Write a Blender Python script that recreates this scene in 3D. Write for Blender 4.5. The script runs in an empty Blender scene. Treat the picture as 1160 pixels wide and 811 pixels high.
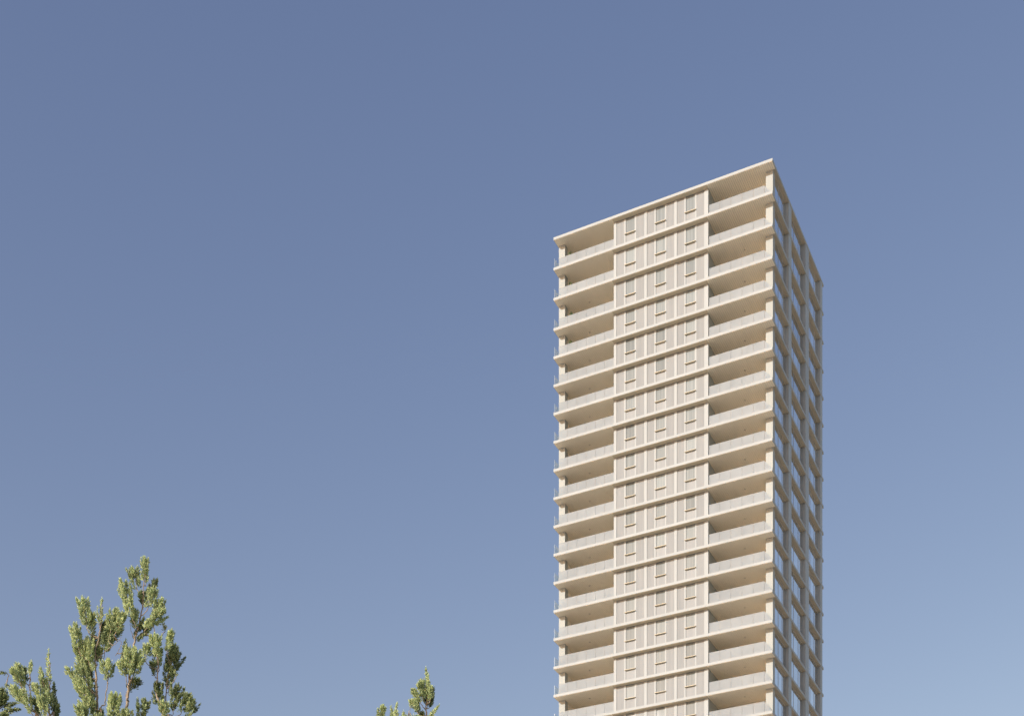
import bpy, math, random
from mathutils import Vector, Matrix
R = math.radians
random.seed(11)
sc = bpy.context.scene
col = sc.collection

# ------------------------------------------------------------------ materials
def mat(name):
    m = bpy.data.materials.new(name); m.use_nodes = True
    nt = m.node_tree
    return m, nt, nt.nodes['Principled BSDF'], nt.nodes['Material Output']

def lerp_noise(nt, bsdf, c1, c2, scale=1.0, detail=4, stretch=(1, 1, 1), jitter=0.0):
    """base colour wandering between two close tones (object space)"""
    tc = nt.nodes.new('ShaderNodeTexCoord'); mp = nt.nodes.new('ShaderNodeMapping')
    mp.inputs['Scale'].default_value = stretch
    nz = nt.nodes.new('ShaderNodeTexNoise'); nz.inputs['Scale'].default_value = scale
    nz.inputs['Detail'].default_value = detail
    oi = nt.nodes.new('ShaderNodeObjectInfo')
    va = nt.nodes.new('ShaderNodeVectorMath'); va.operation = 'ADD'
    vm = nt.nodes.new('ShaderNodeVectorMath'); vm.operation = 'SCALE'
    vm.inputs[0].default_value = (37.0, 11.0, 23.0)
    nt.links.new(oi.outputs['Random'], vm.inputs['Scale'])
    nt.links.new(tc.outputs['Object'], va.inputs[0]); nt.links.new(vm.outputs[0], va.inputs[1])
    nt.links.new(va.outputs[0], mp.inputs['Vector'])
    nt.links.new(mp.outputs[0], nz.inputs['Vector'])
    rp = nt.nodes.new('ShaderNodeValToRGB')
    rp.color_ramp.elements[0].position = .3; rp.color_ramp.elements[1].position = .7
    rp.color_ramp.elements[0].color = (*c1, 1); rp.color_ramp.elements[1].color = (*c2, 1)
    nt.links.new(nz.outputs['Fac'], rp.inputs['Fac'])
    out = rp.outputs['Color']
    if jitter:
        hs = nt.nodes.new('ShaderNodeHueSaturation')
        mr = nt.nodes.new('ShaderNodeMapRange')
        mr.inputs['To Min'].default_value = 1 - jitter; mr.inputs['To Max'].default_value = 1 + jitter
        nt.links.new(oi.outputs['Random'], mr.inputs['Value'])
        nt.links.new(mr.outputs[0], hs.inputs['Value']); nt.links.new(out, hs.inputs['Color'])
        out = hs.outputs['Color']
    nt.links.new(out, bsdf.inputs['Base Color'])
    return out

def simple(name, c1, c2, rough, scale=1.0, stretch=(1, 1, 1), jitter=0.0, spec=.3):
    m, nt, b, o = mat(name)
    lerp_noise(nt, b, c1, c2, scale, 4, stretch, jitter)
    b.inputs['Roughness'].default_value = rough
    b.inputs['Specular IOR Level'].default_value = spec
    return m

M = {}
M['paint'] = simple('cream_painted_concrete', (.322, .345, .335), (.35, .372, .36), .8, .6, (1, 1, .35), .02)
M['fascia'] = simple('cream_slab_edge', (.335, .362, .367), (.362, .39, .394), .8, .5, (1, 1, .4), .02)
M['mullion'] = simple('cream_mullion', (.335, .362, .367), (.36, .387, .39), .75, .8, (1, 1, .3), .02)
M['soffit'] = simple('timber_tone_soffit', (.81, .712, .555), (.85, .75, .59), .85, .9, (3, .4, 1), .03)
M['rim'] = simple('beige_shade_rim', (.53, .45, .325), (.57, .49, .355), .85, .9)  # darker copy of the soffit: shade under the overhang put into the colour
M['rim_side'] = simple('brown_shade_rim', (.43, .37, .275), (.47, .405, .305), .85, .9)  # darker again, shade of the right side painted into the soffit strip
M['panel'] = simple('warm_grey_cladding', (.258, .274, .281), (.298, .314, .321), .75, 1.1, (2, 1, .12), .035)
M['sill'] = simple('beige_sill', (.48, .43, .325), (.52, .47, .355), .75)
M['inner'] = simple('loggia_wall_render', (.78, .73, .63), (.82, .77, .67), .85, .8)
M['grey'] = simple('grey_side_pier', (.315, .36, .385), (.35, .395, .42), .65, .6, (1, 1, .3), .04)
M['darkgrey'] = simple('dark_window_frame', (.31, .315, .32), (.36, .365, .365), .5, .6)
M['lintel'] = simple('beige_lintel', (.36, .33, .27), (.40, .36, .30), .7, .6)
M['bark'] = simple('pale_bark', (.24, .19, .135), (.36, .29, .21), .9, 14, (1, 1, .2))
M['lamp_shell'] = simple('grey_ceiling_fitting', (.46, .40, .32), (.50, .44, .35), .6)
M['tile'] = simple('pale_balcony_floor_tile', (.60, .56, .49), (.66, .62, .54), .8, .7)
M['pot'] = simple('dark_planter', (.10, .10, .10), (.14, .13, .12), .6)

def pane_mat():
    """pale curtain seen through clear glass: folds run vertically, the cloth differs per window"""
    m, nt, b, o = mat('curtained_glass')
    tc = nt.nodes.new('ShaderNodeTexCoord'); sp = nt.nodes.new('ShaderNodeSeparateXYZ')
    oi = nt.nodes.new('ShaderNodeObjectInfo')
    nt.links.new(tc.outputs['Object'], sp.inputs[0])
    cb = nt.nodes.new('ShaderNodeCombineXYZ')
    mu = nt.nodes.new('ShaderNodeMath'); mu.operation = 'MULTIPLY'; mu.inputs[1].default_value = 50
    nt.links.new(oi.outputs['Random'], mu.inputs[0])
    nt.links.new(sp.outputs['X'], cb.inputs['X']); nt.links.new(mu.outputs[0], cb.inputs['Y'])
    nz = nt.nodes.new('ShaderNodeTexNoise'); nz.inputs['Scale'].default_value = 6; nz.inputs['Detail'].default_value = 3
    nt.links.new(cb.outputs[0], nz.inputs['Vector'])
    rp = nt.nodes.new('ShaderNodeValToRGB')
    rp.color_ramp.elements[0].position = .35; rp.color_ramp.elements[1].position = .65
    rp.color_ramp.elements[0].color = (.20, .23, .242, 1); rp.color_ramp.elements[1].color = (.25, .282, .292, 1)
    nt.links.new(nz.outputs['Fac'], rp.inputs['Fac'])
    hs = nt.nodes.new('ShaderNodeHueSaturation'); mr = nt.nodes.new('ShaderNodeMapRange')
    mr.inputs['To Min'].default_value = .74; mr.inputs['To Max'].default_value = 1.12
    nt.links.new(oi.outputs['Random'], mr.inputs['Value']); nt.links.new(mr.outputs[0], hs.inputs['Value'])
    nt.links.new(rp.outputs['Color'], hs.inputs['Color'])
    nt.links.new(hs.outputs['Color'], b.inputs['Base Color'])
    b.inputs['Roughness'].default_value = .6
    b.inputs['Coat Weight'].default_value = .3; b.inputs['Coat Roughness'].default_value = .03; b.inputs['Specular IOR Level'].default_value = .1
    b.inputs['Coat IOR'].default_value = 1.5
    return m
M['pane'] = pane_mat()

def side_glass_mat():
    """coated facade glass: dark room behind, strong mirror of the sky at a glancing angle"""
    m, nt, b, o = mat('reflective_facade_glass')
    lerp_noise(nt, b, (.62, .65, .68), (.70, .73, .76), .5, 2, (1, 1, 1), .2)
    b.inputs['Metallic'].default_value = .95
    b.inputs['Roughness'].default_value = .04
    return m
M['glass'] = side_glass_mat()

def rail_mat():
    """frosted pale glass balustrade: lets part of the light through"""
    m, nt, b, o = mat('frosted_balustrade_glass')
    col_ = lerp_noise(nt, b, (.475, .52, .55), (.53, .575, .605), .9, 3, (1, 1, 1), .03)
    b.inputs['Roughness'].default_value = .6; b.inputs['Specular IOR Level'].default_value = .2
    tl = nt.nodes.new('ShaderNodeBsdfTranslucent'); nt.links.new(col_, tl.inputs['Color'])
    tr = nt.nodes.new('ShaderNodeBsdfTransparent')
    m1 = nt.nodes.new('ShaderNodeMixShader'); m1.inputs[0].default_value = .50
    m2 = nt.nodes.new('ShaderNodeMixShader'); m2.inputs[0].default_value = .24
    nt.links.new(b.outputs[0], m1.inputs[1]); nt.links.new(tl.outputs[0], m1.inputs[2])
    nt.links.new(m1.outputs[0], m2.inputs[1]); nt.links.new(tr.outputs[0], m2.inputs[2])
    nt.links.new(m2.outputs[0], o.inputs['Surface'])
    return m
M['rail'] = rail_mat()

def clear_mat():
    m, nt, b, o = mat('clear_balustrade_glass')
    b.inputs['Base Color'].default_value = (.72, .78, .80, 1); b.inputs['Roughness'].default_value = .12
    tr = nt.nodes.new('ShaderNodeBsdfTransparent'); tr.inputs['Color'].default_value = (.93, .96, .96, 1)
    m2 = nt.nodes.new('ShaderNodeMixShader'); m2.inputs[0].default_value = .72
    nt.links.new(b.outputs[0], m2.inputs[1]); nt.links.new(tr.outputs[0], m2.inputs[2])
    nt.links.new(m2.outputs[0], o.inputs['Surface'])
    return m
M['clear'] = clear_mat()

def leaf_mat(name, old, bright, trans=.27):
    """old dark scale leaves and paler fresh tips; the per-leaf tone also paints in lit and shaded plumes"""
    m, nt, b, o = mat(name)
    at = nt.nodes.new('ShaderNodeAttribute'); at.attribute_name = 'leaf_tone'
    rp = nt.nodes.new('ShaderNodeValToRGB')
    rp.color_ramp.elements[0].color = (*old, 1); rp.color_ramp.elements[1].color = (*bright, 1)
    nt.links.new(at.outputs['Fac'], rp.inputs['Fac'])
    nt.links.new(rp.outputs['Color'], b.inputs['Base Color'])
    b.inputs['Roughness'].default_value = .6; b.inputs['Specular IOR Level'].default_value = .25
    tl = nt.nodes.new('ShaderNodeBsdfTranslucent'); nt.links.new(rp.outputs['Color'], tl.inputs['Color'])
    mx = nt.nodes.new('ShaderNodeMixShader'); mx.inputs[0].default_value = trans
    nt.links.new(b.outputs[0], mx.inputs[1]); nt.links.new(tl.outputs[0], mx.inputs[2])
    nt.links.new(mx.outputs[0], o.inputs['Surface'])
    return m
M['leaf'] = leaf_mat('conifer_scale_leaves', (.085, .12, .05), (.63, .73, .37))
M['balcony_leaf'] = leaf_mat('balcony_plant_leaves', (.05, .10, .03), (.10, .18, .05))
M['ground'] = simple('pale_paving', (.47, .44, .38), (.54, .505, .44), .9, .05)
M['lawn'] = simple('mown_lawn', (.06, .09, .03), (.09, .12, .04), .95, .6)

# ------------------------------------------------------------------ mesh helpers
class MB:
    def __init__(s): s.v = []; s.f = []; s.mi = []
    def box(s, x0, x1, y0, y1, z0, z1, mi=0):
        n = len(s.v)
        s.v += [(x0, y0, z0), (x1, y0, z0), (x1, y1, z0), (x0, y1, z0), (x0, y0, z1), (x1, y0, z1), (x1, y1, z1), (x0, y1, z1)]
        s.f += [(n, n+3, n+2, n+1), (n+4, n+5, n+6, n+7), (n, n+1, n+5, n+4), (n+1, n+2, n+6, n+5), (n+2, n+3, n+7, n+6), (n+3, n, n+4, n+7)]
        s.mi += [mi] * 6
    def prism(s, pts, z0, z1, mi=0):
        """vertical prism over a counter-clockwise outline"""
        n = len(s.v); k = len(pts)
        s.v += [(x, y, z0) for x, y in pts] + [(x, y, z1) for x, y in pts]
        s.f.append(tuple(range(n + k - 1, n - 1, -1))); s.f.append(tuple(range(n + k, n + 2*k)))
        for i in range(k):
            j = (i + 1) % k
            s.f.append((n + i, n + j, n + k + j, n + k + i))
        s.mi += [mi] * (k + 2)
    def plate(s, a, b, t, z0, z1, mi=0):
        """a standing plate between two plan points"""
        d = Vector((b[0]-a[0], b[1]-a[1])).normalized(); nx, ny = -d.y * t / 2, d.x * t / 2
        s.prism([(a[0]-nx, a[1]-ny), (b[0]-nx, b[1]-ny), (b[0]+nx, b[1]+ny), (a[0]+nx, a[1]+ny)], z0, z1, mi)
    def tube(s, pts, rad, n=7):
        base = len(s.v); k = len(pts)
        up = Vector((.31, .17, .93))
        for i, p in enumerate(pts):
            t = (pts[min(i+1, k-1)] - pts[max(i-1, 0)]).normalized()
            u = t.cross(up)
            if u.length < .05: u = t.cross(Vector((1, 0, 0)))
            u.normalize(); w = t.cross(u)
            for j in range(n):
                a = 2*math.pi*j/n
                q = p + (u*math.cos(a) + w*math.sin(a)) * rad[i]
                s.v.append(tuple(q))
        for i in range(k-1):
            for j in range(n):
                a = base + i*n + j; b = base + i*n + (j+1) % n
                s.f.append((a, b, b+n, a+n)); s.mi.append(0)
        s.f.append(tuple(base + (k-1)*n + j for j in range(n))); s.mi.append(0)
    def mesh(s, name, mats, smooth=False):
        me = bpy.data.meshes.new(name)
        me.from_pydata(s.v, [], s.f)
        for m in (mats if isinstance(mats, (list, tuple)) else [mats]): me.materials.append(m)
        me.polygons.foreach_set('material_index', s.mi)
        if smooth: me.polygons.foreach_set('use_smooth', [True]*len(s.f))
        me.update()
        return me

def link(name, me, parent=None, loc=(0, 0, 0)):
    o = bpy.data.objects.new(name, me); col.objects.link(o)
    o.location = loc
    if parent is not None: o.parent = parent
    return o
def tag(o, label, cat, group=None):
    o['label'] = label; o['category'] = cat
    if group: o['group'] = group
    return o

# ------------------------------------------------------------------ camera (upright view, lens shifted up the tower)
F, CXP, HZ, EYE = 1627.0, 580.0, 1465.0, 1.6
cam = bpy.data.cameras.new('camera'); cam.sensor_width = 36; cam.lens = F / 1160 * 36
cam.shift_y = (HZ - 405.5) / 1160; cam.clip_start = .1; cam.clip_end = 9000
co = bpy.data.objects.new('camera', cam); col.objects.link(co)
co.location = (0, 0, EYE); co.rotation_euler = (R(90), 0, 0); sc.camera = co

# ------------------------------------------------------------------ sun and sky
SUN_EL, SUN_AZ = R(20.8), R(-132)           # azimuth measured from +Y towards +X
w = bpy.data.worlds.new('World'); sc.world = w; w.use_nodes = True
nt = w.node_tree; bg = nt.nodes['Background']
sky = nt.nodes.new('ShaderNodeTexSky'); sky.sky_type = 'NISHITA'; sky.sun_disc = False
sky.sun_elevation = SUN_EL; sky.sun_rotation = SUN_AZ
sky.air_density = 1.0; sky.dust_density = 1.0; sky.ozone_density = 1.0

# gentle grade of the sky: a little more depth overhead, paler towards the horizon
sep = nt.nodes.new('ShaderNodeSeparateColor'); cmb = nt.nodes.new('ShaderNodeCombineColor')
nt.links.new(sky.outputs[0], sep.inputs[0])
for i, (p_, mid) in enumerate(((1.14, 1.115), (1.08, .92), (.85, 1.11))):
    pw = nt.nodes.new('ShaderNodeMath'); pw.operation = 'POWER'; pw.inputs[1].default_value = p_
    ml = nt.nodes.new('ShaderNodeMath'); ml.operation = 'MULTIPLY'; ml.inputs[1].default_value = mid
    nt.links.new(sep.outputs[i], pw.inputs[0]); nt.links.new(pw.outputs[0], ml.inputs[0]); nt.links.new(ml.outputs[0], cmb.inputs[i])
nt.links.new(cmb.outputs[0], bg.inputs['Color'])
bg.inputs['Strength'].default_value = .097
sl = bpy.data.lights.new('sun', 'SUN'); sl.energy = 2.75; sl.angle = R(.53); sl.color = (1, .985, .94)
so = bpy.data.objects.new('sun', sl); col.objects.link(so)
sd = Vector((math.sin(SUN_AZ)*math.cos(SUN_EL), math.cos(SUN_AZ)*math.cos(SUN_EL), math.sin(SUN_EL)))
so.rotation_euler = sd.to_track_quat('Z', 'Y').to_euler(); so.location = (-60, -50, 60)
vs = sc.view_settings; vs.view_transform = 'Standard'; vs.look = 'None'; vs.gamma = 1; vs.use_curve_mapping = False
vs.exposure = .78
sc.cycles.max_bounces = 10; sc.cycles.diffuse_bounces = 6; sc.cycles.transparent_max_bounces = 24

# ------------------------------------------------------------------ ground
g = MB(); g.v = [(-4000, -4000, 0), (4000, -4000, 0), (4000, 4000, 0), (-4000, 4000, 0)]; g.f = [(0, 1, 2, 3)]; g.mi = [0]
o = link('ground', g.mesh('ground', M['ground'])); o['kind'] = 'structure'
g = MB(); g.box(-22, 14, 14, 42, -.2, .06)
o = link('lawn', g.mesh('lawn', M['lawn'])); o['kind'] = 'structure'

# ------------------------------------------------------------------ the tower
W, D = 23.92, 19.94                       # plan: x from -W to 0 along the front, y into the depth
ST = .26                                  # slab thickness
LOBBY = 5.5
HEI = [3.22]*3 + [3.0]*33                 # storey heights from the top
TOP = LOBBY + sum(HEI)
tower = bpy.data.objects.new('apartment_tower', None); col.objects.link(tower)
TZ = 142.3
tower.location = ((875 - CXP)/F*TZ, TZ, TOP*0)
tower.rotation_euler = (0, 0, -math.atan2(.4484, .8938))
# place the roof where the lens puts it: roof top at the near corner on line 179.5
roof_z = EYE + (HZ - 179.2)/F*TZ
LIFT = roof_z - TOP
LOBBY += LIFT
tag(tower, 'tall cream apartment tower with stacked corner balconies and shaded grey right side', 'apartment tower')
ZT = [roof_z]
for h in HEI: ZT.append(ZT[-1] - h)
NVIS = 19                                 # storeys modelled part by part; those under the frame are one part

FR = .58                                  # setback of the bay wall in the middle of the front
SR = .34                                  # setback of the glazing on the right side
XL, XR = -17.2, -6.84                     # bay wall between the two corner balconies
LOGD = 3.8                                # depth of the corner balconies
FINS = [(6.03, 7.02), (12.52, 13.85), (18.75, 19.32)]

def slab_mesh():
    b = MB()
    b.box(-W, 0, 0, D, -ST, 0)
    me = b.mesh('floor_slab', M['fascia'])
    return me
slab_me = slab_mesh()

def soffit_mesh():
    """ceiling boards under the slab: narrow boards with open joints, all round the rim and deep in the balconies"""
    b = MB(); t = .022; z1 = -ST - .002
    def boards(x0, x1, y0, y1):   # lengthwise joints run into the depth
        n = max(1, round((x1-x0)/.20)); p = (x1-x0)/n
        for i in range(n):
            b.box(x0 + i*p + .0115, x0 + (i+1)*p - .0115, y0, y1, z1 - t, z1)
    boards(-W+.03, XL, .03, LOGD)
    boards(XR, -.43, .03, LOGD)
    boards(-.43, -.03, .03, 1.1)
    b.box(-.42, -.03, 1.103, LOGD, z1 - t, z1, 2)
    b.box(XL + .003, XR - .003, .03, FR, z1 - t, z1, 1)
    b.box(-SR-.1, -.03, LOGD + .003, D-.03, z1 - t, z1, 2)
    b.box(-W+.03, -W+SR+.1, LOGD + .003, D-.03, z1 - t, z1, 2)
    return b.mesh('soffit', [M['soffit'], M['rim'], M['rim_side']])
soffit_me = soffit_mesh()

WIDE = [(-17.2, -16.9), (-13.79, -13.49), (-10.49, -10.2), (-7.26, -6.84)]
THIN = [(-16.04, -15.87), (-14.85, -14.68), (-12.68, -12.52), (-11.5, -11.35), (-9.41, -9.26), (-8.25, -8.09)]
WINX = [(-15.87, -14.85), (-12.52, -11.5), (-9.26, -8.25)]
SILLZ = 1.28
SPAN = LOGD - FR

_cache = {}
def cached(key, fn):
    if key not in _cache: _cache[key] = fn()
    return _cache[key]

def cladding_mesh(c):
    """solid bay: ribbed cladding beside the windows, side walls of the bay"""
    b = MB()
    sol = [(-16.9, -16.04), (-14.68, -13.79), (-13.49, -12.68), (-11.35, -10.49), (-10.2, -9.41), (-8.09, -7.26)]
    for x0, x1 in sol:
        n = 7; p = (x1-x0)/n
        b.box(x0, x1, FR + .03, FR + .2, 0, c)
        for i in range(n):
            b.box(x0 + i*p + .012, x0 + (i+1)*p - .012, FR + .008, FR + .03, .005, c - .03)
    return b.mesh('cladding', M['panel'])
def mullion_mesh(c, x0, x1, wide):
    b = MB(); b.box(x0, x1, FR - (.05 if wide else .02), FR + .22, 0, c - .026); return b.mesh('mullion', M['mullion'])
def bay_side_mesh(c, left):
    b = MB()
    for x0, x1 in (((XL, XL + .22),) if left else ((XR - .22, XR),)): b.box(x0, x1, FR + .222, LOGD, 0, c - .001)
    return b.mesh('bay_side_wall', M['paint'])
def window_mesh(c, x0, x1):
    """the fixed lower panel with a thin frame round the opening"""
    b = MB(); fw = .035
    b.box(x0, x1, FR + .04, FR + .18, 0, SILLZ - .06, 0)
    b.box(x0, x0 + fw, FR + .0, FR + .1, SILLZ, c - .03, 1); b.box(x1 - fw, x1, FR + .0, FR + .1, SILLZ, c - .03, 1)
    b.box(x0 + fw, x1 - fw, FR + .002, FR + .1, SILLZ, SILLZ + fw, 1)
    return b.mesh('window', [M['panel'], M['mullion']])
def pane_mesh(c, x0, x1):
    b = MB(); b.box(x0 + .035, x1 - .035, FR + .05, FR + .09, SILLZ + .035, c - .026); return b.mesh('pane', M['pane'])
def sill_mesh(x0, x1):
    b = MB(); b.box(x0 - .10, x1 + .10, FR - .17, FR + .15, SILLZ - .05, SILLZ); return b.mesh('sill', M['sill'])

def balcony_mesh(c, left):
    """balcony room: back wall, end wall behind the column, floor finish"""
    b = MB()
    if left:
        b.box(-W + .52, XL, LOGD, LOGD + .2, 0, c)
        b.box(-W + .40, -W + .70, 1.82, LOGD + .2, 0, c - .03)
        b.box(-W + .75, XL - .01, .45, LOGD - .01, .002, .05, 1)
    else:
        b.box(XR, -.52, LOGD, LOGD + .2, 0, c)
        b.box(-.92, -.55, 1.82, LOGD, 0, c - .03)
        b.box(XR + .01, -.75, .45, LOGD - .01, .002, .05, 1)
    return b.mesh('balcony', [M['inner'], M['tile']])
def door_mesh(c, left):
    b = MB(); y = LOGD - .05
    x0, x1 = (-W + 1.5, XL - .8) if left else (XR + .8, -1.5)
    n = 3; p = (x1 - x0)/n
    for i in range(n): b.box(x0 + i*p + .05, x0 + (i+1)*p - .05, y, y + .03, .1, 2.3, 0)
    b.box(x0, x1, y + .03, y + .049, .05, 2.36, 1)
    return b.mesh('balcony_door', [M['glass'], M['darkgrey']])
RY, RT = .68, 1.28                        # front railing: setback from the slab edge, height
def rail_mesh(left):
    """frosted panes with open joints; on the right the last pane in front of the corner column has a raked top"""
    b = MB(); y = RY; t = .03; z0 = .03; top = RT
    if left: x0, x1, n = -W + .30, XL - .02, 6
    else: x0, x1, n = XR + .02, -1.0, 5
    p = (x1 - x0)/n
    for i in range(n): b.plate((x0 + i*p + .012, y), (x0 + (i+1)*p - .012, y), t, z0, top)
    if not left:
        q = len(b.v); xs = ((-.988, top), (-.34, .42))
        b.v += [(xs[0][0], y - .015, z0), (xs[1][0], y - .015, z0), (xs[1][0], y - .015, xs[1][1]), (xs[0][0], y - .015, top),
                (xs[0][0], y + .015, z0), (xs[1][0], y + .015, z0), (xs[1][0], y + .015, xs[1][1]), (xs[0][0], y + .015, top)]
        for f_ in ((0, 1, 2, 3), (7, 6, 5, 4), (1, 5, 6, 2), (4, 0, 3, 7), (3, 2, 6, 7), (4, 5, 1, 0)):
            b.f.append(tuple(q + k_ for k_ in f_)); b.mi.append(0)
    return b.mesh('railing', M['rail'])
def handrail_mesh(left):
    b = MB(); top = RT
    if left: b.box(-W + .30, XL - .02, RY - .025, RY + .025, top + .002, top + .03)
    else: b.box(XR + .02, -1.0, RY - .025, RY + .025, top + .002, top + .03)
    return b.mesh('handrail', M['mullion'])
def side_rail_mesh():
    b = MB(); p = 1.1
    for i in range(4): b.plate((-W + .055, .12 + i*p + .012), (-W + .055, .12 + (i+1)*p - .012), .03, .03, 1.05)
    return b.mesh('side_railing', M['clear'])
def light_mesh(c, left):
    b = MB(); cx = (-W + XL)/2 if left else XR/2
    pts = [(cx + .09*math.cos(a*math.pi/6), 1.9 + .09*math.sin(a*math.pi/6)) for a in range(12)]
    b.prism(pts, c - .07, c - .026)
    return b.mesh('ceiling_light', M['lamp_shell'])
def column_mesh(c, left):
    b = MB()
    if left: b.box(-W + .13, -W + .84, 1.1, 1.815, 0, c - .026)
    else: b.box(-1.0, -.28, 1.1, 1.815, 0, c - .026)
    return b.mesh('column', M['paint'])

BAYS = [(1.82, 6.03), (7.02, 12.52), (13.85, 18.75)]
def fin_mesh(c, y0, y1):
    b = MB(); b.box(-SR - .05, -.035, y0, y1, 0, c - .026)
    # raised strip of darker grey on the face that looks towards the front
    b.box(-SR + .09, -.15, y0 - .02, y0 + .001, 0, c - .03, 1)
    return b.mesh('side_fin', [M['grey'], M['darkgrey']])
def glazing_mesh(c, y0, y1):
    """frame of one glazed bay on the right side"""
    b = MB(); n = 3; p = (y1 - y0)/n; x = -SR
    for i in range(n + 1):
        yy = y0 + i*p; a = yy if i == 0 else yy - .03; e = yy if i == n else yy + .03
        if e - a > .001: b.box(x - .08, x + .006, a, e, .005, c - .17)
    b.box(x - .2, x - .085, y0, y1, 0, c)
    return b.mesh('side_glazing', M['darkgrey'])
def sidepane_mesh(c, y0, y1):
    b = MB(); n = 3; p = (y1 - y0)/n
    for i in range(n): b.box(-SR - .06, -SR - .015, y0 + i*p + .031, y0 + (i+1)*p - .031, .02, c - .172)
    return b.mesh('pane', M['glass'])
def lintel_mesh(c, y0, y1):
    b = MB(); b.box(-SR - .083, -SR - .004, y0 + .002, y1 - .002, c - .168, c - .026); return b.mesh('lintel', M['lintel'])
def far_mesh(c):
    """hidden sides: plain walls with window bands set under the slab rim"""
    b = MB()
    b.box(-W + .6, -SR - .25, D - .62, D - .42, 0, c); b.box(-W + .55, -W + .75, LOGD + .21, D - .63, 0, c)
    for i in range(4):
        y0 = LOGD + .9 + i*3.7; b.box(-W + .50, -W + .549, y0, y0 + 2.5, .3, c - .3, 1)
    for i in range(5):
        x0 = -W + 1.6 + i*4.3; b.box(x0, x0 + 3.0, D - .419, D - .38, .3, c - .3, 1)
    b.box(-SR - .25, -.035, 19.32, D - .42, 0, c - .03)
    return b.mesh('rear_wall', [M['paint'], M['glass']])

link('roof_slab', slab_me, tower, (0, 0, ZT[0])).name = 'roof_slab'
ob = bpy.data.objects['roof_slab']; link('soffit', soffit_me, ob)
for k in range(NVIS):
    zf, c = ZT[k+1], HEI[k] - ST
    L = (0, 0, zf)
    s = link('floor_slab', slab_me, tower, L); link('soffit', soffit_me, s)
    cl = link('cladding', cached(('cl', c), lambda: cladding_mesh(c)), tower, L)
    for x0, x1 in WIDE: link('mullion', cached(('mw', c, x0), lambda: mullion_mesh(c, x0, x1, True)), cl)
    for x0, x1 in THIN: link('mullion', cached(('mt', c, x0), lambda: mullion_mesh(c, x0, x1, False)), cl)
    for left in (True, False): link('bay_side_wall', cached(('bs', c, left), lambda: bay_side_mesh(c, left)), cl)
    for x0, x1 in WINX:
        wn = link('window', cached(('w', c, x0), lambda: window_mesh(c, x0, x1)), tower, L)
        link('pane', cached(('p', c, x0), lambda: pane_mesh(c, x0, x1)), wn)
        link('sill', cached(('s', x0), lambda: sill_mesh(x0, x1)), wn)
    for left in (True, False):
        bl = link('balcony', cached(('b', c, left), lambda: balcony_mesh(c, left)), tower, L)
        link('railing', cached(('r', left), lambda: rail_mesh(left)), bl)
        link('handrail', cached(('h', left), lambda: handrail_mesh(left)), bl)
        link('balcony_door', cached(('d', c, left), lambda: door_mesh(c, left)), bl)
        if k >= 2: link('ceiling_light', cached(('l', c, left), lambda: light_mesh(c, left)), bl)
        if left: link('side_railing', cached(('sr',), side_rail_mesh), bl)
        link('column', cached(('c', c, left), lambda: column_mesh(c, left)), tower, L)
    for y0, y1 in FINS: link('side_fin', cached(('f', c, y0), lambda: fin_mesh(c, y0, y1)), tower, L)
    for y0, y1 in BAYS:
        gz = link('side_glazing', cached(('g', c, y0), lambda: glazing_mesh(c, y0, y1)), tower, L)
        link('pane', cached(('gp', c, y0), lambda: sidepane_mesh(c, y0, y1)), gz)
        link('lintel', cached(('gl', c, y0), lambda: lintel_mesh(c, y0, y1)), gz)
    link('rear_wall', cached(('fw', c), lambda: far_mesh(c)), tower, L)
# inner core so that no light leaks through the rooms, from the ground to the roof
b = MB()
b.box(-W + 1.0, -1.0, LOGD + .35, D - .8, .0, roof_z - ST - .03)
link('core', b.mesh('core', M['inner']), tower)
# storeys below the frame, down to the lobby
b = MB()
for k in range(NVIS, len(HEI)):
    zf, c = ZT[k+1], HEI[k] - ST
    b.box(-W, 0, 0, D, zf - ST, zf, 0)
    b.box(XL, XR, FR, LOGD, zf, zf + c, 1)
    for x0, x1 in WIDE: b.box(x0, x1, FR - .09, FR - .002, zf, zf + c, 0)
    for x0, x1 in WINX: b.box(x0, x1, FR - .02, FR - .004, zf + SILLZ, zf + c, 2)
    b.box(-W + .52, -.7, LOGD + .002, D - .6, zf, zf + c, 1)
    for x0, x1 in ((-W + .13, -W + .84), (-1.0, -.28)): b.box(x0, x1, 1.1, 1.815, zf, zf + c, 0)
    b.box(-W + .66, XL - .02, .2, .23, zf, zf + 1.12, 0); b.box(XR + .02, -.66, .2, .23, zf, zf + 1.12, 0)
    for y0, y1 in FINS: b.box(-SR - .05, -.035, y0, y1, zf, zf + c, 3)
    for y0, y1 in BAYS: b.box(-SR - .08, -SR, y0, y1, zf, zf + c - .4, 2)
b.box(-W + 1, -1, 1, D - 1, 0, ZT[-1] - ST, 1)
link('lower_storeys', b.mesh('lower_storeys', [M['fascia'], M['panel'], M['glass'], M['grey']]), tower)

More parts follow.
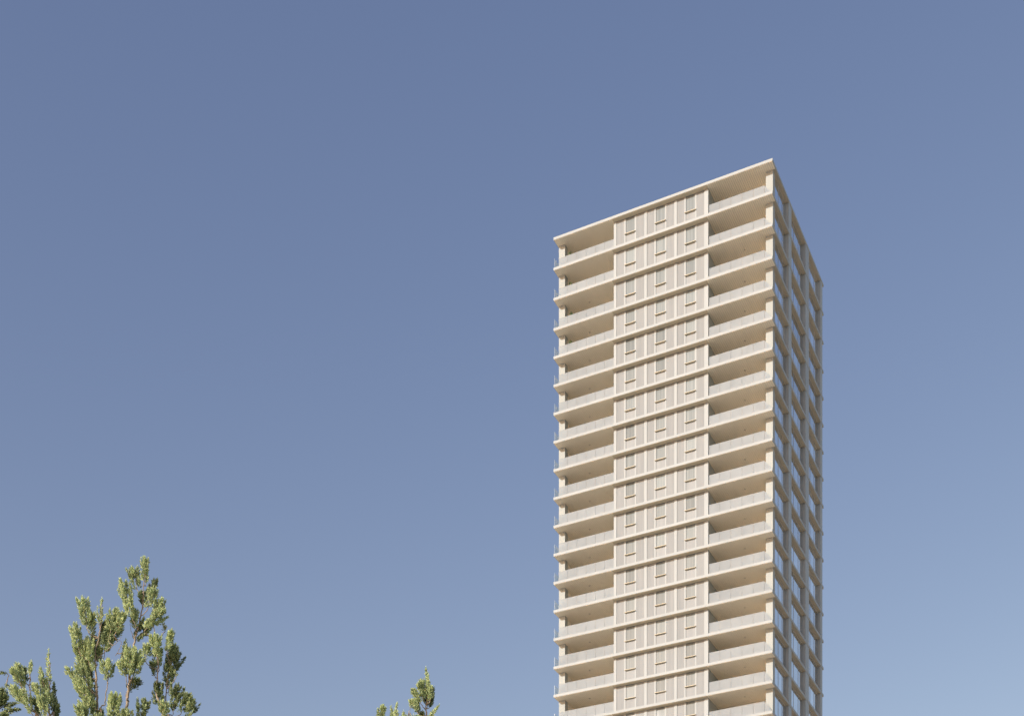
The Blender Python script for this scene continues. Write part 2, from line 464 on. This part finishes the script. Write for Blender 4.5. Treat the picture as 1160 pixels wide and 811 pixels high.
# ------------------------------------------------------------------ balcony plants
def leafball(b, leaf_tone, c, r, n, rng, size=.09):
    for i in range(n):
        while True:
            p = Vector((rng.uniform(-1, 1), rng.uniform(-1, 1), rng.uniform(-1, 1)))
            if p.length < 1: break
        p = c + Vector((p.x*r[0], p.y*r[1], p.z*r[2]))
        d = Vector((rng.gauss(0, 1), rng.gauss(0, 1), rng.gauss(.4, 1))).normalized()
        s_ = d.cross(Vector((rng.gauss(0, 1), rng.gauss(0, 1), rng.gauss(0, 1)))).normalized()
        q = len(b.v); l = size*rng.uniform(.7, 1.4)
        b.v += [tuple(p), tuple(p + d*l*.5 + s_*l*.28), tuple(p + d*l), tuple(p + d*l*.5 - s_*l*.28)]
        b.f.append((q, q+1, q+2, q+3)); b.mi.append(0); leaf_tone.append(rng.random())
def set_leaf_tone(me, leaf_tone):
    at = me.attributes.new('leaf_tone', 'FLOAT', 'FACE'); at.data.foreach_set('value', leaf_tone)
tw = tower.matrix_basis.copy()
tw = Matrix.Translation(tower.location) @ tower.rotation_euler.to_matrix().to_4x4()
PL = [(0, -22.35, .95, 'green shrub in the left corner of the topmost left balcony'),
      (1, -22.35, .95, 'green shrub in the left corner of the left balcony second from the top'),
      (2, -22.30, .95, 'green shrub in the left corner of the left balcony third from the top'),
      (3, -22.35, .95, 'green shrub in the left corner of the left balcony fourth from the top'),
      (0, -6.25, 1.55, 'green shrub beside the bay wall in the topmost right balcony'),
      (3, -6.25, 1.50, 'green shrub beside the bay wall in the right balcony fourth from the top'),
      (15, -6.3, 1.30, 'green shrub beside the bay wall in the right balcony third from the bottom edge'),
      (16, -6.3, 1.30, 'green shrub beside the bay wall in the right balcony second from the bottom edge')]
for k, x, y, lab in PL:
    rng = random.Random(int(k*31 + abs(x)*7))
    P = tw @ Vector((x, y, ZT[k+1] + .05))
    e = bpy.data.objects.new('balcony_plant', None); col.objects.link(e); e.location = P; e.rotation_euler = tower.rotation_euler
    tag(e, lab, 'potted plant', 'shrubs standing in the balcony corners')
    pb = MB(); pb.prism([(.2*math.cos(a*math.pi/5), .2*math.sin(a*math.pi/5)) for a in range(10)], 0, .45)
    link('pot', pb.mesh('pot', M['pot']), e)
    fb = MB(); ag = []
    hgt = 1.75 if x < -10 else 1.55
    leafball(fb, ag, Vector((0, 0, .45 + (hgt-.45)*.5)), (.26, .26, (hgt-.45)*.55), 420, rng)
    me = fb.mesh('foliage', M['balcony_leaf']); set_leaf_tone(me, ag); link('foliage', me, e)

# ------------------------------------------------------------------ trees
def pt(px, py, z):
    return Vector(((px - CXP)/F*z, z, EYE + (HZ - py)/F*z))

def spray(b, leaf_tone, p, d, L, nrm, rng, bright, leaf=.05):
    """one flat feathery spray: a rib with overlapping scale leaflets either side"""
    s_ = nrm.cross(d)
    if s_.length < .02: return
    s_.normalize(); n2 = d.cross(s_)
    m = max(3, int(L/.020))
    for i in range(m):
        t = i/(m - 1)
        base = p + d*(L*t)
        side = 1 if i % 2 else -1
        ang = R(rng.uniform(22, 46))*(1 - .55*t)
        dd = (d*math.cos(ang) + s_*(side*math.sin(ang)) + n2*rng.uniform(-.25, .25)).normalized()
        l = leaf*(1.15 - .55*t)*rng.uniform(.75, 1.25)
        ww = (dd.cross(n2)).normalized()*(l*.14) + n2*rng.uniform(-.006, .006)
        q = len(b.v)
        b.v += [tuple(base), tuple(base + dd*l*.55 + ww), tuple(base + dd*l), tuple(base + dd*l*.55 - ww)]
        b.f.append((q, q+1, q+2, q+3)); b.mi.append(0)
        leaf_tone.append(min(1, max(0, bright*.55 + .45*t*t + rng.gauss(0, .12))))

def plume(b, leaf_tone, base, tip, wd, rng, bright=.5, dens=1.0, leaf=.058):
    """a feathery plume built of smaller upswept tufts set round a curved axis, with gaps between them"""
    ax = tip - base; L = ax.length; a = ax.normalized()
    if wd < .11:
        tuft(b, leaf_tone, base, tip, wd, rng, bright, dens, leaf); return
    u = a.orthogonal().normalized(); v = a.cross(u)
    m = int(4 + 3.6*L/wd); az = rng.uniform(0, 6.28)
    tuft(b, leaf_tone, base + ax*.55, tip, wd*.42, rng, bright, dens, leaf)
    for i in range(m):
        t = (i + rng.uniform(0, .8))/m*.86
        az += 2.4 + rng.gauss(0, .3)
        out = u*math.cos(az) + v*math.sin(az)
        prof = min(1, .6 + 1.3*t)*(1 - .6*max(0, t - .4)/.6)
        inc = R(rng.uniform(8, 26))
        d = (a*math.cos(inc) + out*math.sin(inc) + Vector((0, 0, .2))).normalized()
        c = base + ax*t + out*wd*.17*prof
        l = wd*rng.uniform(.75, 1.25)*prof; l = min(l, max(.05, L*(.95 - t)))
        tuft(b, leaf_tone, c, c + d*l, wd*rng.uniform(.24, .34)*prof, rng, min(1, max(0, bright + rng.gauss(0, .24))), dens, leaf)

def tuft(b, leaf_tone, base, tip, wd, rng, bright=.5, dens=1.0, leaf=.05):
    ax = tip - base; L = ax.length; a = ax.normalized()
    side = a.cross(Vector((rng.gauss(0, 1), rng.gauss(0, 1), rng.gauss(0, 1)))).normalized()
    bend = side*rng.uniform(-.05, .05)*L
    n = int(max(14, dens*(L*wd)/.00036))
    u = a.orthogonal().normalized(); v = a.cross(u)
    # a few lobes stick out: the outline stays uneven
    lobes = [rng.uniform(.65, 1.25) for _ in range(7)]
    for i in range(n):
        t = rng.random()
        prof = min(1, .5 + 1.8*t) * (1 - max(0, t - .3)/.7*.88)
        az = rng.uniform(0, 2*math.pi)
        lob = lobes[int(az/(2*math.pi)*7) % 7] * (1 + .25*math.sin(t*9 + lobes[0]*20))
        rad = wd*.62*prof*lob
        out = u*math.cos(az) + v*math.sin(az)
        inc = R(rng.uniform(10, 36))*(1 - .75*t)
        d = (a*math.cos(inc) + out*math.sin(inc) + Vector((0, 0, .22))).normalized()
        c = base + ax*t + bend*math.sin(math.pi*t)
        p = c + out*rad*rng.uniform(.0, .55)
        l = max(.04, rad*rng.uniform(.55, 1.0))*1.05
        l = min(l, .19)
        # keep the tip pointed
        nrm = (out*rng.uniform(-1, 1) + out.cross(a)*rng.uniform(-1, 1) + a*.2)
        spray(b, leaf_tone, p, d, l, nrm, rng, bright, leaf*(1.1 - .5*t))

def stem(tb, pts, r0, r1, rng, n=8):
    """smoothed curve through points, tapered"""
    out = []; k = len(pts)
    for i in range(k - 1):
        p0 = pts[max(i-1, 0)]; p1 = pts[i]; p2 = pts[i+1]; p3 = pts[min(i+2, k-1)]
        for j in range(n):
            t = j/n
            out.append(.5*((2*p1) + (p2 - p0)*t + (2*p0 - 5*p1 + 4*p2 - p3)*t*t + (3*p1 - p0 - 3*p2 + p3)*t**3))
    out.append(pts[-1])
    m = len(out)
    for q in out[1:-1]: q += Vector((rng.gauss(0, .006), rng.gauss(0, .006), 0))
    tb.tube(out, [r0 + (r1 - r0)*i/(m - 1) for i in range(m)], 7)
    return out

def tree(name, label, foot, trunk_top, leaders, plumes, zcap, seed, rmax, r0, dens=1.0):
    rng = random.Random(seed)
    e = bpy.data.objects.new(name, None); col.objects.link(e); e.location = foot
    tag(e, label, 'conifer tree', 'feathery conifers along the bottom of the view')
    tb = MB(); cb = MB(); leaf_tone = []
    O = Vector(foot)
    def loc(p): return p - O
    T = loc(trunk_top)
    h = T.z
    tp = [Vector((0, 0, -.1)), Vector((T.x*.2 + .05, T.y*.2, h*.3)), Vector((T.x*.6 - .04, T.y*.6 + .03, h*.68)), T]
    axis = stem(tb, tp, r0, r0*.42, rng, 10)
    skel = []
    for pts, ra, rb in leaders:
        skel += stem(tb, [loc(p) for p in pts], ra*.6, rb*.6, rng)
    for base, tip, wd, lit, dn in plumes:
        plume(cb, leaf_tone, loc(base), loc(tip), wd, rng, lit, dn*dens)
        # the twig that carries the plume
        bb, tt = loc(base), loc(tip)
        near = min((q for q in skel if q.z < bb.z - .02), key=lambda q: (q - bb).length + .35*max(0, (q - bb).length - (bb.z - q.z)*1.6), default=None)
        if near is not None and (near - bb).length < 1.2:
            mid = near*.5 + bb*.5 + Vector((0, 0, -.12*(near - bb).length))
            stem(tb, [near.copy(), mid, bb, bb + (tt - bb)*.5, tt - (tt - bb)*.12], .009, .003, rng, 4)
        else:
            tb.tube([bb, bb + (tt - bb)*.5, tt - (tt - bb)*.12], [.007, .005, .002], 5)
    # lower crown: upswept limbs with plumes, all below the part in view
    z = 1.8
    while z < zcap - .35:
        f_ = (z - 1.8)/(zcap - 1.8)
        R_ = rmax*(1 - .62*f_)*rng.uniform(.75, 1.1)
        az = rng.uniform(0, 2*math.pi)
        i = min(len(axis) - 1, max(0, int(z/h*(len(axis) - 1))))
        root = axis[i].copy(); root.z = z
        out = Vector((math.cos(az), math.sin(az), 0))
        rise = min(R_*.75, max(.1, zcap - .25 - z))
        end = root + out*R_ + Vector((0, 0, rise))
        mid = root + out*R_*.55 + Vector((0, 0, rise*.22))
        stem(tb, [root, mid, end], .035, .010, rng, 4)
        for q in range(3):
            bs = mid + (end - mid)*(q/2.2) if q else mid - (mid - root)*.25
            lt = rng.uniform(.55, .85)
            tp_ = bs + (out*rng.uniform(.1, .35) + out.cross(Vector((0, 0, 1)))*rng.uniform(-.3, .3) + Vector((0, 0, 1))).normalized()*lt
            if tp_.z > zcap: tp_.z = zcap - rng.uniform(.02, .25)
            if tp_.z - bs.z < .2: bs.z = tp_.z - .35
            plume(cb, leaf_tone, bs, tp_, rng.uniform(.28, .42), rng, rng.uniform(.25, .7), .15, .085)
        z += .115
    link('trunk', tb.mesh('trunk', M['bark'], True), e)
    me = cb.mesh('crown', M['leaf']); set_leaf_tone(me, leaf_tone); link('crown', me, e)
    return e

def crop_to(px0, py0, sc_):
    return lambda x, y, z: pt(px0 + x/sc_, py0 + y/sc_, z)

# --- the middle-left tree: several leaders side by side
c7 = crop_to(60, 620, 4.244)
Z0 = 25.0
def PLM(cf, z, sc_, lst):
    out = []
    pxm = z/F/sc_
    for (tx, ty, bx, by, wd, dz, lit, dn) in lst:  # per plume
        out.append((cf(bx, by, z + dz), cf(tx, ty, z + dz - .05), wd*pxm*1.14, min(1, lit + .1), dn))
    return out
main = PLM(c7, Z0, 4.244, [
    (441, 52, 445, 178, 48, 0, .8, 1.2), (383, 100, 412, 215, 62, .1, .5, 1.1), (328, 158, 378, 300, 62, -.1, .8, 1.1),
    (345, 250, 392, 365, 50, -.1, .7, 1), (498, 158, 438, 268, 40, .15, .2, .9), (492, 198, 452, 300, 44, -.1, .75, 1),
    (424, 215, 432, 290, 30, .1, .3, .8),
    (522, 248, 486, 360, 70, -.05, .75, 1.1), (535, 300, 440, 400, 62, -.1, .7, 1.2), (470, 360, 392, 455, 64, .1, .35, 1.1),
    (140, 242, 168, 400, 66, 0, .75, 1.1), (104, 368, 128, 505, 62, -.1, .8, 1.1), (185, 318, 190, 430, 56, .1, .5, 1),
    (236, 250, 228, 370, 24, 0, .9, .55), (214, 290, 224, 380, 16, 0, .9, .5), (306, 298, 268, 440, 86, 0, .6, 1.15),
    (345, 318, 296, 420, 62, -.1, .7, 1), (270, 400, 244, 530, 90, .1, .45, 1.1), (160, 440, 182, 620, 88, 0, .75, 1.1),
    (225, 480, 212, 560, 44, .1, .4, .9),
    (62, 580, 150, 680, 40, -.1, .8, 1.1), (120, 560, 185, 690, 66, 0, .5, 1.1), (104, 640, 200, 770, 76, -.15, .75, 1.15),
    (262, 542, 262, 645, 80, -.1, .85, 1.25), (388, 485, 366, 628, 108, -.2, .9, 1.3), (330, 545, 352, 632, 60, -.2, .85, 1.1),
    (424, 520, 384, 620, 60, -.2, .7, 1), (452, 468, 446, 545, 54, 0, .8, 1), (490, 418, 500, 540, 66, -.1, .85, 1.2),
    (570, 400, 548, 505, 28, -.1, .95, 1.2), (588, 470, 560, 560, 56, .1, .3, 1), (600, 500, 548, 640, 76, .15, .15, 1.1),
    (478, 555, 490, 620, 34, .1, .1, .9), (412, 630, 352, 700, 46, .2, .1, .8), (302, 705, 285, 840, 96, -.2, .9, 1.3),
    (160, 728, 165, 840, 110, -.1, .85, 1.2), (120, 760, 150, 850, 60, -.2, .8, 1),
    (505, 655, 512, 770, 78, .1, .1, 1.1), (530, 740, 535, 840, 60, -.1, .7, 1), (602, 662, 575, 800, 72, .15, .1, 1.1),
    (660, 708, 612, 800, 62, .1, .25, 1.1), (680, 735, 640, 840, 60, .1, .3, 1), (442, 732, 420, 850, 80, .1, .2, 1.1),
    (360, 790, 372, 860, 60, -.1, .7, 1), (225, 785, 232, 860, 50, 0, .5, 1), (585, 600, 590, 625, 18, 0, .3, .8),
    (190, 420, 205, 560, 60, .2, .25, 1), (150, 540, 195, 690, 70, .2, .3, 1), (255, 360, 240, 480, 70, .2, .3, 1),
    (320, 380, 270, 470, 54, .15, .4, 1), (300, 345, 288, 430, 54, .1, .6, 1), (175, 660, 195, 790, 70, .2, .3, 1),
    (110, 470, 150, 590, 60, 0, .75, 1), (392, 300, 398, 400, 40, 0, .7, 1), (500, 480, 510, 590, 60, .1, .5, 1), (560, 560, 555, 690, 60, .2, .15, 1),
    (533, 372, 537, 405, 15, 0, .2, 1.2), (350, 450, 345, 500, 26, .1, .3, .7), (348, 490, 330, 540, 20, .1, .3, .6)])
f7 = c7
base0 = pt(146, 1010, Z0)
leaders0 = [
    ([base0, f7(355, 850, Z0), f7(360, 720, Z0), f7(371, 615, Z0 - .1), f7(385, 480, Z0), f7(408, 390, Z0), f7(430, 290, Z0), f7(438, 170, Z0), f7(441, 70, Z0)], .050, .006),
    ([base0, f7(228, 860, Z0), f7(213, 780, Z0), f7(210, 650, Z0), f7(203, 520, Z0), f7(222, 420, Z0), f7(238, 320, Z0), f7(236, 258, Z0)], .046, .006),
    ([base0, f7(240, 860, Z0 - .1), f7(250, 745, Z0 - .1), f7(263, 640, Z0 - .1), f7(262, 560, Z0 - .1)], .028, .006),
    ([base0, f7(520, 880, Z0), f7(497, 700, Z0), f7(503, 600, Z0), f7(504, 500, Z0), f7(491, 430, Z0)], .036, .006),
    ([base0, f7(545, 880, Z0 + .1), f7(541, 800, Z0 + .1), f7(548, 660, Z0 + .1), f7(580, 520, Z0 + .1)], .034, .006),
    ([f7(205, 545, Z0), f7(250, 500, Z0), f7(300, 460, Z0), f7(330, 430, Z0)], .012, .005),
    ([f7(300, 520, Z0 + .1), f7(330, 460, Z0 + .1), f7(310, 440, Z0 + .1)], .008, .004),
    ([f7(395, 440, Z0), f7(375, 400, Z0), f7(372, 360, Z0)], .010, .004),
    ([f7(432, 290, Z0), f7(460, 262, Z0), f7(500, 225, Z0), f7(512, 240, Z0)], .010, .004),
    ([f7(215, 720, Z0), f7(150, 650, Z0), f7(70, 590, Z0)], .012, .004)]
zc = EYE + (HZ - 818)/F*Z0
tree('conifer_tree', 'tallest and widest feathery conifer, its many pale stems left of centre at bottom', (pt(146, 1465, Z0).x, Z0, 0.06), base0,
     leaders0, main, zc - .15, 5, 1.75, .21)

# --- the tree at the left edge
c8 = crop_to(0, 720, 8.91)
Z1 = 22.5
left = PLM(c8, Z1, 8.91, [
    (170, 292, 250, 560, 120, 0, .8, 1.1), (120, 350, 210, 480, 70, -.1, .9, 1.1), (312, 275, 300, 400, 58, -.1, .85, 1), (230, 330, 265, 480, 90, .1, .15, 1),
    (120, 510, 260, 720, 110, -.1, .8, 1.1), (215, 560, 330, 800, 90, -.1, .75, 1.1), (62, 498, 130, 560, 22, 0, .3, .7),
    (495, 150, 500, 470, 36, -.1, .95, .9), (412, 338, 436, 480, 60, -.1, .85, 1.1), (545, 488, 555, 700, 58, .1, .05, 1.1),
    (430, 430, 480, 640, 110, 0, .45, 1.1), (470, 560, 510, 800, 130, 0, .6, 1.1), (345, 500, 420, 640, 90, -.1, .85, 1.1),
    (400, 620, 480, 830, 100, -.1, .8, 1.1), (350, 640, 400, 830, 80, .1, .2, 1), (575, 690, 560, 860, 70, .1, .1, 1.1),
    (0, 372, 80, 384, 8, 0, .2, .4)])
dark = PLM(c8, Z1, 8.91, [(20, 540, -10, 700, 90, .4, .0, 1.2), (60, 610, -20, 740, 80, .4, .0, 1.1), (150, 685, 20, 720, 50, .4, .0, 1.2),
    (190, 745, 30, 760, 55, .4, .0, 1.2), (60, 800, -20, 860, 80, .3, .1, 1.1), (-10, 620, -40, 780, 120, .4, .0, 1.1)])
base1 = pt(14, 1040, Z1)
leaders1 = [
    ([base1, c8(330, 960, Z1), c8(390, 830, Z1), c8(330, 740, Z1), c8(302, 600, Z1), c8(306, 420, Z1), c8(312, 300, Z1)], .036, .006),
    ([base1, c8(520, 960, Z1), c8(500, 800, Z1), c8(470, 690, Z1), c8(505, 480, Z1), c8(495, 200, Z1)], .032, .005),
    ([base1, c8(-60, 960, Z1 + .3), c8(-60, 780, Z1 + .4), c8(20, 700, Z1 + .4), c8(150, 690, Z1 + .4)], .03, .006),
    ([c8(300, 600, Z1), c8(200, 540, Z1), c8(60, 500, Z1)], .010, .004)]
zc1 = EYE + (HZ - 820)/F*Z1
tree('conifer_tree', 'feathery conifer cut by the left edge of the view, lower than its bushy neighbour', (pt(14, 1465, Z1).x, Z1, 0.06), base1,
     leaders1, left + dark, zc1 - .15, 9, 1.5, .18)

# --- the small tip near the tower
c9 = crop_to(410, 740, 11.42)
Z2 = 27.0
right = PLM(c9, Z2, 11.42, [
    (828, 198, 858, 420, 42, 0, 1.0, 1.3), (850, 300, 862, 500, 40, -.05, .95, 1.2), (770, 352, 838, 560, 110, 0, .75, 1.2), (735, 390, 800, 600, 90, -.05, .7, 1.1),
    (664, 474, 760, 640, 70, -.1, .8, 1.1), (895, 440, 872, 620, 70, -.05, .75, 1.1), (932, 445, 890, 640, 54, .1, .1, 1.1),
    (830, 480, 845, 700, 120, .1, .1, 1.2), (915, 590, 870, 700, 60, .1, .05, 1), (640, 605, 720, 760, 90, -.1, .8, 1.1), (690, 600, 740, 800, 90, 0, .4, 1.1),
    (990, 676, 850, 850, 40, -.1, 1, 1.2), (265, 684, 265, 860, 76, 0, .8, 1.2), (210, 735, 240, 860, 60, 0, .5, 1.1),
    (378, 694, 395, 850, 42, 0, .8, 1.2), (452, 658, 425, 850, 46, -.1, .9, 1.1), (540, 768, 550, 880, 60, -.1, .9, 1.1), (770, 780, 800, 900, 80, .1, .2, 1)])
base2 = pt(468, 1010, Z2)
leaders2 = [
    ([base2, c9(780, 1000, Z2), c9(835, 850, Z2), c9(828, 700, Z2), c9(852, 500, Z2), c9(858, 300, Z2), c9(830, 210, Z2)], .034, .006),
    ([base2, c9(640, 960, Z2), c9(600, 820, Z2), c9(628, 690, Z2), c9(640, 620, Z2)], .018, .005),
    ([c9(780, 950, Z2), c9(850, 840, Z2), c9(930, 730, Z2), c9(990, 678, Z2)], .012, .005),
    ([base2, c9(330, 1000, Z2), c9(268, 880, Z2), c9(262, 720, Z2)], .022, .005),
    ([base2, c9(450, 1000, Z2), c9(420, 880, Z2), c9(440, 700, Z2)], .022, .005)]
zc2 = EYE + (HZ - 822)/F*Z2
tree('conifer_tree', 'small conifer tip just showing between the bushy conifer and the tower', (pt(468, 1465, Z2).x, Z2, 0.06), base2,
     leaders2, right, zc2 - .2, 21, 1.6, .18)
